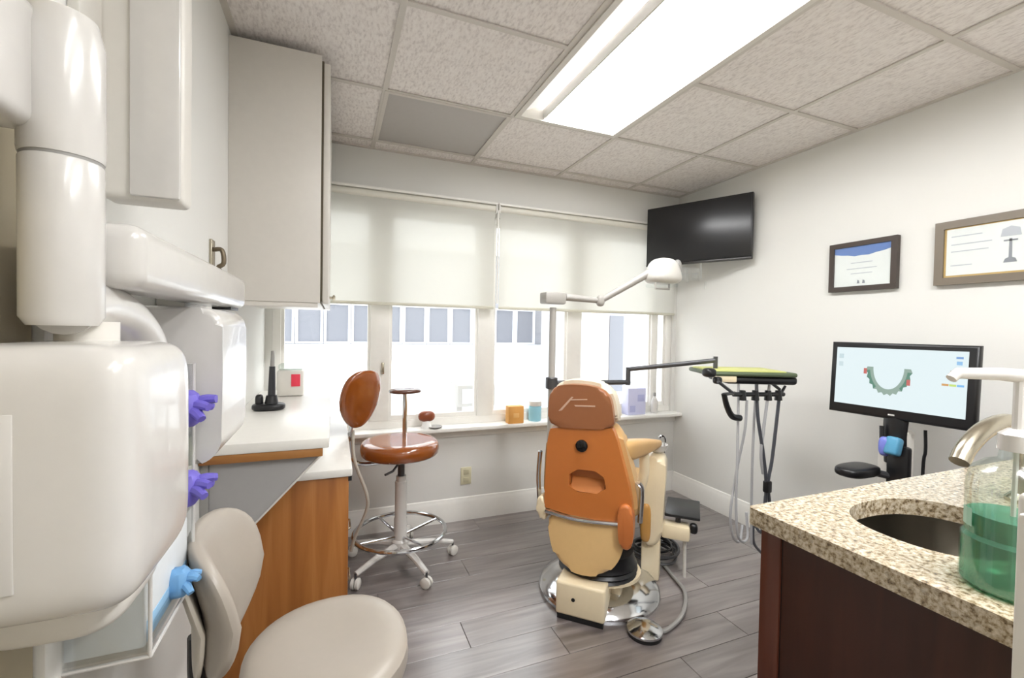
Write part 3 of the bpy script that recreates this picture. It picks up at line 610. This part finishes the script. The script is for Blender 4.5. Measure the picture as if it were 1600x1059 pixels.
# ------------------------------------------------------------------ pictures on the right wall
def picture(y0, y1, z0, z1, fw, name, label, fm, mm, extra):
    t = thing(name, label, 'picture', (XR-.02, (y0+y1)/2, (z0+z1)/2), 0, 'framed certificates on the right wall')
    fr = lambda a, b, d: Vector((d, a, b)); cy, cz = (y0+y1)/2, (z0+z1)/2
    P('frame', fm, t, lambda b: hole_plate(b, [(y0, z0), (y1, z0), (y1, z1), (y0, z1)], [(y0+fw, z0+fw), (y1-fw, z0+fw), (y1-fw, z1-fw), (y0+fw, z1-fw)], (cy, cz), XR-.028, XR-.002, fr))
    P('mat_board', mm, t, lambda b: bx(b, XR-.02, XR-.012, y0+fw-.002, y1-fw+.002, z0+fw-.002, z1-fw+.002))
    extra(t)
    P('glass', PANE, t, lambda b: bx(b, XR-.0255, XR-.024, y0+fw, y1-fw, z0+fw, z1-fw))
def flat(t, name, m, poly, d=XR-.0215):
    P(name, m, t, lambda b: prism(b, poly, d, d+.0016, YZ))
INK = mat('grey ink', (150, 150, 156), .7); INKL = mat('light ink', (196, 196, 202), .7); BLUEP = mat('blue print', (112, 138, 196), .7); GOLD = mat('gold fillet', (206, 170, 104), .4)
def e1_(t):
    y0, y1, z0, z1 = 1.335, 1.60, 1.505, 1.712
    flat(t, 'sheet', PAPER, [(y0, z0), (y1, z0), (y1, z1), (y0, z1)], XR-.0205)
    flat(t, 'blue_band', BLUEP, [(y0, z1), (y1, z1)] + [(y1-(y1-y0)*k/8, z1-.03-.022*math.sin(math.pi*k/8)*(1 if k % 2 else .8)) for k in range(9)])
    for z, h in ((1.625, .05), (1.595, .07), (1.57, .05)): flat(t, 'text_line', INKL, [(1.467-h, z), (1.467+h, z), (1.467+h, z+.004), (1.467-h, z+.004)])
    for yy in (1.455, 1.48): flat(t, 'signature', INK, [(yy-.006, 1.52), (yy+.006, 1.52), (yy+.004, 1.538), (yy-.004, 1.534)])
picture(1.31, 1.624, 1.482, 1.737, .025, 'picture_frame', 'small dark-framed certificate with a blue printed band', mat('dark brown frame', (66, 56, 50), .4), PAPER, e1_)
def e2_(t):
    y0, y1, z0, z1 = .70, 1.126, 1.52, 1.72
    flat(t, 'gold_fillet', GOLD, [(y0-.008, z0-.008), (y1+.008, z0-.008), (y1+.008, z1+.008), (y0-.008, z1+.008)], XR-.0208)
    flat(t, 'sheet', PAPER, [(y0, z0), (y1, z0), (y1, z1), (y0, z1)], XR-.0215)
    for z, l in ((1.685, .10), (1.65, .13), (1.62, .12), (1.56, .07)): flat(t, 'text_line', INKL, [(1.11-l, z), (1.11, z), (1.11, z+.004), (1.11-l, z+.004)], XR-.0225)
    flat(t, 'emblem', INK, [(.945, 1.555), (.905, 1.555), (.91, 1.57), (.92, 1.575), (.921, 1.65), (.929, 1.65), (.93, 1.575), (.94, 1.57)], XR-.0225)
    flat(t, 'emblem_cross', INK, [(.945, 1.64), (.905, 1.64), (.905, 1.646), (.945, 1.646)], XR-.0225); flat(t, 'crest', INKL, [(.955, 1.66), (.895, 1.66), (.90, 1.69), (.925, 1.70), (.95, 1.69)], XR-.0225)
picture(.66, 1.166, 1.48, 1.757, .032, 'picture_frame', 'larger grey-brown framed certificate with gold inner edge', mat('grey brown frame', (118, 108, 94), .4), PAPER, e2_)

# ------------------------------------------------------------------ scanner cart
mc = Vector((2.165, 1.125, 1.06)); tlt = math.radians(0)
SCN = thing('scanner_cart', 'rolling scanner cart with a lit monitor showing a jaw scan', 'monitor cart', (2.2, 1.125, 0))
mv = Vector((2.186, .882))-Vector((2.146, 1.372)); mang = math.atan2(mv.y, mv.x)
Mm = Matrix.Translation((2.166, 1.127, 1.063)) @ Matrix.Rotation(mang, 4, 'Z') @ Matrix.Rotation(math.radians(-3), 4, 'X')
def Sg(name, m, fn, parent, **k):
    bm = new(); fn(bm); bmesh.ops.transform(bm, matrix=Mm, verts=bm.verts); return obj(name, bm, m, parent, **k)
mw, mh = .5, .318
mo = Sg('monitor', BLACKP, lambda b: prism(b, chaikin([(-mw/2, -mh/2), (mw/2, -mh/2), (mw/2, mh/2), (-mw/2, mh/2)], 0), 0, .035, XZ, .012, 3), SCN)
Sg('screen', mat('lit screen', (20, 24, 26), .3, emit=((228, 242, 245), 1/2**EXPO), noise=False), lambda b: bx(b, -mw/2+.025, mw/2-.03, -.002, .0, -mh/2+.042, mh/2-.024), mo)
def arch(b, k0, k1, w, d=-.0032):
    V = []
    for k in range(k0, k1+1):
        a = math.pi+math.pi*k/24; sx, sz = math.cos(a), math.sin(a); n = 1 if k % 2 else .92
        V.append((b.verts.new((-.025+.078*n*sx*1.06, d, .055+.118*n*sz)), b.verts.new((-.025+(.078-w)*sx, d, .055+(.118-w*1.15)*sz))))
    for p_, q_ in zip(V, V[1:]): b.faces.new((p_[0], q_[0], q_[1], p_[1]))
def emis(n, c, s=.8): return mat(n, (12, 12, 12), .5, emit=(c, 1/2**EXPO), noise=False)
Sg('jaw_scan', emis('scan grey green', (150, 172, 160), .6), lambda b: arch(b, 0, 24, .024), mo)
Sg('jaw_scan_inner', emis('scan green', (96, 140, 122), .6), lambda b: [arch(b, 1, 7, .012, -.0036), arch(b, 17, 23, .012, -.0036)], mo)
for x, z in ((-.108, .035), (.045, .0)): Sg('scan_mark', emis('scan red', (200, 110, 104), .6), lambda b: bx(b, x-.006, x+.006, -.0042, -.0036, z-.012, z+.012), mo)
for x, z, w_, h_, cc in ((-.205, .095, .018, .02, (200, 220, 224)), (-.205, .06, .016, .02, (204, 222, 226)), (.196, .11, .02, .008, (120, 160, 214)), (.196, .09, .016, .014, (150, 196, 236)), (.186, .055, .03, .012, (186, 160, 148)), (.158, .005, .02, .008, (214, 160, 96)), (.18, .005, .02, .008, (200, 226, 120)), (.202, .005, .02, .008, (130, 190, 240))):
    Sg('screen_icon', emis('icon %d %d %d' % cc, cc, .75), lambda b: bx(b, x-w_/2, x+w_/2, -.0035, -.002, z-h_/2, z+h_/2), mo)
Sg('badge', WHITEP, lambda b: bx(b, -.018, .004, -.002, .0, -mh/2+.016, -mh/2+.022), mo)
cp = Mm @ Vector((-.0, .03, -mh/2))
ptube('monitor_neck', BLACKP, SCN, [(cp.x, cp.y, .93), (cp.x-.01, cp.y, .84), (cp.x+.0, cp.y, .72)], [.045, .04], 14, 0, .6)
P('column', WHITEM, SCN, lambda b: bx(b, cp.x-.0, cp.x+.07, cp.y-.035, cp.y+.07, .1, .86, .015, 3)); P('column_cover', BLACKP, SCN, lambda b: bx(b, cp.x-.03, cp.x+.005, cp.y-.06, cp.y+.02, .5, .80, .012))
w0 = at(1396, 697, X=cp.x-.06); wp = P('wand_cradle', mat('teal blue plastic', (84, 150, 184), .35), SCN, lambda b: box(b, w0, (.045, .05, .075), .012, 3, Matrix.Rotation(.3, 3, 'Y')))
P('wand', mat('blue violet plastic', (120, 130, 210), .35), wp, lambda b: superq(b, at(1382, 697, X=cp.x-.065), (.018, .02, .04), .7, .8)); ptube('wand_clip', BLACKP, wp, [at(1378, 665, X=cp.x-.04), at(1378, 690, X=cp.x-.05)], .009, 8)
kt = at(1335, 735, X=2.02); P('handle_bar', BLACKP, SCN, lambda b: superq(b, (kt.x+.02, kt.y, kt.z), (.10, .055, .024), .6, .7)); ptube('handle_stem', DARKG, SCN, [(kt.x+.05, kt.y, kt.z), (cp.x+.01, cp.y, kt.z-.03)], .015, 10)
ptube('cable', BLACKP, SCN, [at(1446, 672, X=2.22), at(1446, 705, X=2.22), at(1442, 735, X=2.22), Vector((2.22, 1.05, .3)), Vector((2.2, 1.1, .12))], .006, 8, 5); 
P('hub', WHITEM, SCN, lambda b: lathe(b, (cp.x+.03, cp.y+.01, 0), [(.1, .07), (.1, .09), (.06, .12)], 24))
for k in range(4):
    a = math.radians(45+90*k); e = (cp.x+.03+.21*math.cos(a), cp.y+.01+.21*math.sin(a))
    ptube('leg', WHITEM, SCN, [(cp.x+.03, cp.y+.01, .085), (e[0], e[1], .07)], [.03, .02], 10); P('caster', BLACKP, SCN, lambda b: superq(b, (e[0], e[1], .034), (.032, .018, .034), .9, .9, 16, 10))

# ------------------------------------------------------------------ granite counter, sink, faucet, bottle
SK = (1.056, .468); sq = lambda t, e: math.copysign(abs(math.cos(t))**e, math.cos(t))
def sinkpoly(a, b_, n=40): return [(SK[0]+a*math.copysign(abs(math.cos(t))**.85, math.cos(t)), SK[1]+b_*math.copysign(abs(math.sin(t))**.85, math.sin(t))) for t in (2*math.pi*k/n for k in range(n))]
GC = P('granite_countertop', GRAN, None, lambda b: hole_plate(b, [(.783, .0), (XR-.001, .0), (XR-.001, .656), (.79, .656), (.783, .648)], sinkpoly(.152, .122), SK, .866, .9, XY)); tag(GC, 'speckled beige granite countertop with a sink cutout', 'countertop')
SB = thing('sink_basin', 'undermounted oval steel sink basin in the granite counter', 'sink', (SK[0], SK[1], .72))
def basin(b):
    rings = []
    for s, z in ((1.06, .8655), (1.0, .8655), (1.0, .86), (.98, .80), (.93, .745), (.8, .725), (.15, .72), (.15, .718), (.84, .715), (.97, .735), (1.02, .80), (1.06, .862)):
        rings.append([b.verts.new((x, y, z)) for x, y in sinkpoly(.156*s, .126*s)])
    n = 40
    for i in range(len(rings)):
        A, B = rings[i], rings[(i+1) % len(rings)]
        for k in range(n): b.faces.new((A[k], A[(k+1) % n], B[(k+1) % n], B[k]))
P('basin', STEEL, SB, basin); P('drain', CHROME, SB, lambda b: lathe(b, (SK[0], SK[1], .712), [(.022, 0), (.03, .008), (.03, .011), (.02, .012)], 20))
FA = thing('faucet', 'brushed nickel gooseneck faucet over the sink', 'faucet', (1.375, .47, .9))
fp = [(1.375, .47, .9), (1.375, .47, 1.0), (1.35, .47, 1.05), (1.285, .47, 1.078), (1.2, .47, 1.068), (1.14, .47, 1.04), (1.112, .47, 1.012)]
ptube('spout', NICKEL, FA, fp, [.019, .0155], 14, 6); P('base', NICKEL, FA, lambda b: lathe(b, (1.375, .47, .9), [(.032, 0), (.032, .008), (.022, .02)], 20)); ptube('lever', NICKEL, FA, [(1.40, .48, .95), (1.45, .5, .98)], [.01, .007], 10)
SC_ = thing('sink_cabinet', 'dark cherry sink cabinet under the granite counter', 'cabinet', (1.6, .32, 0))
pbox('body', CHERRY, SC_, .812, .885, .01, .628, .0, .866, 0); pbox('side_panel', CHERRY, SC_, .80, .813, .02, .59, .004, .862, .001)
pbox('corner_stile', CHERRYS, SC_, .796, .815, .592, .634, 0, .865, .002); pbox('groove', BLACKP, SC_, .8005, .813, .59, .592, .004, .86, 0)
pbox('back_panel', CHERRY, SC_, .90, XR-.002, .61, .628, 0, .866, 0); pbox('front_panel', CHERRY, SC_, .90, XR-.002, .02, .038, .1, .866, 0)
for k in range(3):
    x0 = .93+k*.52; d = pbox('door', CHERRY, SC_, x0, x0+.5, .0, .02, .12, .84, .003); ptube('handle', NICKEL, d, [(x0+.44, .0, .7), (x0+.44, -.02, .69), (x0+.44, -.02, .59), (x0+.44, .0, .58)], .005, 8)
bc = (.876, .31); BT = thing('pump_bottle', 'clear pump bottle half full of green mouthwash on the counter', 'bottle', (bc[0], bc[1], .9))
LIQ = bpy.data.materials.new('green mouthwash'); LIQ.use_nodes = True; nt = LIQ.node_tree; b = nt.nodes['Principled BSDF']; b.inputs['Base Color'].default_value = lin((120, 190, 160)); b.inputs['Roughness'].default_value = .08
tr_ = nt.nodes.new('ShaderNodeBsdfTransparent'); tr_.inputs[0].default_value = (.32, .62, .48, 1); mxs = nt.nodes.new('ShaderNodeMixShader'); mxs.inputs[0].default_value = .62
nt.links.new(b.outputs[0], mxs.inputs[1]); nt.links.new(tr_.outputs[0], mxs.inputs[2]); nt.links.new(mxs.outputs[0], nt.nodes['Material Output'].inputs[0])
P('bottle_body', BOTTLE, BT, lambda b: lathe(b, (bc[0], bc[1], .9), [(.046, .0), (.053, .006), (.053, .07), (.049, .075), (.049, .145), (.045, .165), (.03, .178), (.018, .182), (.016, .2)], 32))
P('liquid', LIQ, BT, lambda b: lathe(b, (bc[0], bc[1], .9), [(.045, .002), (.0515, .007), (.0515, .07), (.0475, .0755), (.0475, .104)], 32))
P('label', mat('clear green label', (150, 190, 170), .3), BT, lambda b: [b.faces.new(f) for f in [[b.verts.new((bc[0]+.0505*math.cos(t), bc[1]+.0505*math.sin(t), z)) for t, z in ((a0, .985), (a0+.2, .985), (a0+.2, 1.01), (a0, 1.01))] for a0 in (2.2, 2.4)]])
P('pump_collar', WHITEP, BT, lambda b: lathe(b, (bc[0], bc[1], 1.095), [(.019, 0), (.019, .022), (.01, .03)], 20)); ptube('pump_stem', WHITEP, BT, [(bc[0], bc[1], 1.12), (bc[0], bc[1], 1.195)], .006, 10)
ptube('pump_nozzle', WHITEP, BT, [(bc[0]+.012, bc[1]-.006, 1.197), (bc[0]-.02, bc[1]+.012, 1.2), (bc[0]-.07, bc[1]+.036, 1.2), (bc[0]-.078, bc[1]+.039, 1.192)], [.010, .0065], 12)
ptube('dip_tube', WHITEM, BT, [(bc[0], bc[1], 1.12), (bc[0]-.005, bc[1], .91)], .003, 6)
SW = thing('narrow_cabinet', 'narrow white cabinet standing at the right edge before the granite counter', 'cabinet', (.66, .05, 0))
pbox('body', WHITEM, SW, .558, .775, -.12, .197, .0, 1.115, .006, 3); pbox('door', WHITEM, SW, .546, .558, -.11, .192, .02, 1.10, .004); pbox('latch', GREYP, SW, .541, .546, .165, .18, 1.08, 1.09, .001)

# ------------------------------------------------------------------ x-ray unit and wall things at the left
XU = thing('xray_unit', 'white wall-mounted dental x-ray unit with folded arms at the left', 'x-ray machine', (-.28, .9, 1.1))
P('wall_arm', WHITEP, XU, lambda b: bx(b, -.305, -.222, .69, 1.39, 1.292, 1.374, .02, 4)); pbox('wall_plate', WHITEM, XU, XL, -.305, 1.18, 1.36, 1.285, 1.39, .008); pbox('arm_slot', BLACKP, XU, -.275, -.235, 1.27, 1.36, 1.286, 1.294, .001)
P('column', WHITEP, XU, lambda b: lathe(b, (-.288, .665, 0), [(.03, 1.245), (.036, 1.255), (.036, 1.428), (.035, 1.43)], 32))
P('seam_ring', GREYP, XU, lambda b: cyl(b, (-.288, .665, 0), .0352, 1.43, 1.4335, 32))
P('upper_arm', WHITEP, XU, lambda b: [lathe(b, (-.288, .665, 0), [(.036, 1.4335), (.037, 1.44), (.037, 1.565), (.031, 1.592), (.012, 1.6)], 32), bx(b, -.346, -.298, .30, .66, 1.455, 1.59, .014, 4)])
P('lower_arm', WHITEP, XU, lambda b: tube(b, [(-.288, .662, 1.268), (-.286, .72, 1.272), (-.282, .80, 1.255), (-.278, .855, 1.222), (-.276, .87, 1.19)], [.034, .03], 20, 5))
th = P('tubehead', WHITEP, XU, lambda b: superq(b, (-.264, .645, 1.092), (.083, .108, .135), .28, .32, 48, 28))
P('neck', WHITEM, XU, lambda b: cyl(b, (-.28, .70, 0), .03, 1.19, 1.25, 24))
pbox('cover_panel', WHITEP, th, -.316, -.268, .5364, .5395, 1.0, 1.165, .0015)
P('lower_housing', WHITEM, th, lambda b: superq(b, (-.278, .68, .955), (.062, .085, .05), .4, .5, 36, 14))
TH = thing('arm_housing', 'tall white rectangular housing on the left wall above the x-ray arm', 'housing', (-.3, .93, 1.45))
pbox('body', WHITEM, TH, -.352, -.238, .905, .965, 1.45, 2.1, .012, 4); pbox('front_cover', WHITEP, TH, -.308, -.24, .897, .907, 1.455, 2.1, .004); pbox('back_plate', WHITEM, TH, XL, -.345, .84, 1.0, 1.6, 2.12, .003)
HK = thing('wall_hook', 'small metal hook on the left wall beside the cream cabinet', 'hook', (XL, 1.69, 1.5))
h0 = at(335, 400, X=XL+.01); pbox('plate', NICKEL, HK, XL, XL+.008, h0.y-.02, h0.y+.02, h0.z-.05, h0.z+.05, .002); ptube('hook', mat('dark bronze', (110, 98, 80), .4, metal=.6), HK, [(XL+.006, h0.y, h0.z+.02), (XL+.03, h0.y, h0.z+.02), (XL+.035, h0.y, h0.z-.02), (XL+.02, h0.y, h0.z-.035), (XL+.03, h0.y+.01, h0.z-.05)], .007, 8, 4)
PT = thing('towel_dispenser', 'white paper towel dispenser on the left wall below the arm', 'dispenser', (-.28, 1.13, 1.0))
P('body', WHITEP, PT, lambda b: prism(b, [(XL+.002, .985), (-.25, .982)]+[(-.245+.045*math.sin(q*math.pi/20), 1.03-.048*math.cos(q*math.pi/20)) for q in range(1, 11)]+[(-.198, 1.15)]+[(-.235+.036*math.cos(q*math.pi/16), 1.245+.036*math.sin(q*math.pi/16)) for q in range(0, 9)]+[(XL+.002, 1.283)], 1.0, 1.25, lambda a, z, d: Vector((a, d, z)), .012, 3)); pbox('slot', BLACKP, PT, -.31, -.24, 1.04, 1.21, .974, .985, .001); pbox('view_window', GREYP, PT, -.3, -.27, .9985, 1.002, 1.0, 1.03, .001)
# glove rack with three boxes
GRK = thing('glove_rack', 'clear acrylic rack on the left wall holding three glove boxes', 'rack', (-.3, .905, .77))
GY0, GY1, GX = .775, .985, -.243
zb = (1.105, .972, .842)
for z in zb:
    P('tray', ACRYL, GRK, lambda b: [bx(b, XL+.003, GX, GY0, GY1, z-.063, z-.06), bx(b, GX-.003, GX, GY0, GY1, z-.06, z-.035)])
P('side', ACRYL, GRK, lambda b: bx(b, XL+.003, GX, GY0-.003, GY0, .775, 1.175)); P('side', ACRYL, GRK, lambda b: bx(b, XL+.003, GX, GY1, GY1+.003, .775, 1.175)); P('back', ACRYL, GRK, lambda b: bx(b, XL, XL+.003, GY0, GY1, .775, 1.175))
for yy in (GY0, GY1): ptube('wire', WHITEP, GRK, [(GX+.002, yy, .772), (GX+.002, yy, 1.176), (XL+.004, yy, 1.176)], .0028, 8)
ptube('wire', WHITEP, GRK, [(GX+.002, GY0, .772), (GX+.002, GY1, .772)], .003, 8); ptube('wire', WHITEP, GRK, [(XL+.01, GY0, .772), (GX+.002, GY0, .772)], .003, 8)
def glove(b, c_, s, seed):
    R_ = random.Random(seed)
    superq(b, c_, (.02*s, .022*s, .026*s), .8, .8, 14, 8, lambda p: p*(1+.15*R_.random()))
    for k in range(5):
        a = -1.1+k*.55+R_.uniform(-.2, .2); d = Vector((.75, math.sin(a)*.8, math.cos(a)*.75-.35)); d.normalize(); L = (.036+.012*R_.random())*s
        tube(b, [Vector(c_), Vector(c_)+d*L*.6, Vector(c_)+d*L+Vector((0, 0, -.008))], [.010*s, .006*s], 8, 3)
for k, (z, m, bm_, lab) in enumerate(((zb[0], PURPLE, (226, 222, 228), 'top glove box with purple gloves pulled out in the clear rack'), (zb[1], PURPLE, (198, 206, 176), 'middle glove box with purple gloves and a pale green front'), (zb[2], BLUEN, (222, 226, 228), 'bottom glove box with light blue gloves in the clear rack'))):
    t = thing('glove_box', lab, 'glove box', (-.3, .905, z-.06), 0, 'glove boxes in the rack')
    pbox('carton', mat('carton %d' % k, bm_, .6), t, XL+.006, GX-.006, GY0+.004, GY1-.004, z-.059, z+.052, .003)
    pbox('printed_band', mat('band %d' % k, ((170, 164, 190), (176, 192, 140), (150, 190, 220))[k], .6), t, GX-.0062, GX-.0052, GY0+.012, GY1-.012, z-.055, z-.025, .0002)
    P('glove', m, t, lambda b: glove(b, (GX+.002, (.935, .935, .9)[k], z-(.004, .012, .03)[k]), (1.15, 1.15, .9)[k], k+2))

# ------------------------------------------------------------------ small things on the sill and wall
ol = thing('wall_outlet', 'cream wall outlet below the window sill', 'outlet', (.812, YB, .287))
pbox('plate', mat('ivory plastic', (214, 208, 178), .4), ol, .776, .848, YB-.006, YB, .232, .345, .003)
for z in (.262, .314): pbox('socket', mat('ivory socket', (196, 190, 160), .4), ol, .794, .83, YB-.008, YB-.005, z-.017, z+.017, .002)
def on_sill(px, y=2.77): q = at(px, 600, Y=y); return q.x
x = on_sill(805, 2.755); ob = thing('orange_box', 'small square orange box on the window sill', 'box', (x, 2.755, SILL)); pbox('carton', mat('orange card', (224, 164, 88), .6), ob, x-.055, x+.055, 2.725, 2.785, SILL, SILL+.115, .004); pbox('print', mat('pale orange print', (232, 184, 116), .6), ob, x-.02, x+.02, 2.7242, 2.7252, SILL+.04, SILL+.07, .0002)
x = on_sill(838); bl = thing('plastic_tub', 'pale blue translucent tub on the sill beside the orange box', 'tub', (x, 2.78, SILL)); P('tub', mat('pale blue plastic', (150, 204, 222), .3), bl, lambda b: lathe(b, (x, 2.785, SILL), [(.04, 0), (.044, .01), (.044, .1), (.04, .105)], 24)); P('lid', WHITEP, bl, lambda b: lathe(b, (x, 2.785, SILL+.105), [(.046, 0), (.046, .03), (.04, .034)], 24))
x = on_sill(668, 2.75); ds = thing('sill_ornament', 'brown rounded ornament on a grey dish on the window sill', 'ornament', (x, 2.755, SILL)); P('dish', GREYP, ds, lambda b: lathe(b, (x+.05, 2.752, SILL), [(.03, 0), (.045, .008), (.047, .012), (.02, .008)], 24)); P('stand', PAPER, ds, lambda b: tube(b, [(x, 2.765, SILL), (x, 2.765, SILL+.05)], [.035, .02], 14)); P('body', mat('reddish brown wood', (140, 74, 46), .3), ds, lambda b: superq(b, (x, 2.765, SILL+.075), (.052, .03, .034), .8, .9))
x = on_sill(995); LV = mat('lavender carton', (204, 206, 236), .5); lb = thing('lavender_carton', 'pale lavender carton on the sill at the right of the chair', 'box', (x, 2.79, SILL)); pbox('carton', LV, lb, x-.085, x+.075, 2.755, 2.835, SILL, SILL+.2, .004); pbox('print', mat('lavender print', (176, 180, 222), .5), lb, x-.07, x-.02, 2.7542, 2.7552, SILL+.02, SILL+.07, .0002); pbox('print', mat('lavender print', (176, 180, 222), .5), lb, x-.0, x+.06, 2.7542, 2.7552, SILL+.1, SILL+.15, .0002)
x = on_sill(1026); sp = thing('spray_bottle', 'small white spray bottle on the sill by the corner', 'bottle', (x, 2.78, SILL)); P('body', WHITEP, sp, lambda b: lathe(b, (x, 2.79, SILL), [(.024, 0), (.027, .005), (.027, .09), (.012, .12), (.011, .13)], 20)); P('cap', GREYP, sp, lambda b: cyl(b, (x, 2.79, 0), .013, SILL+.13, SILL+.155, 14, .002))
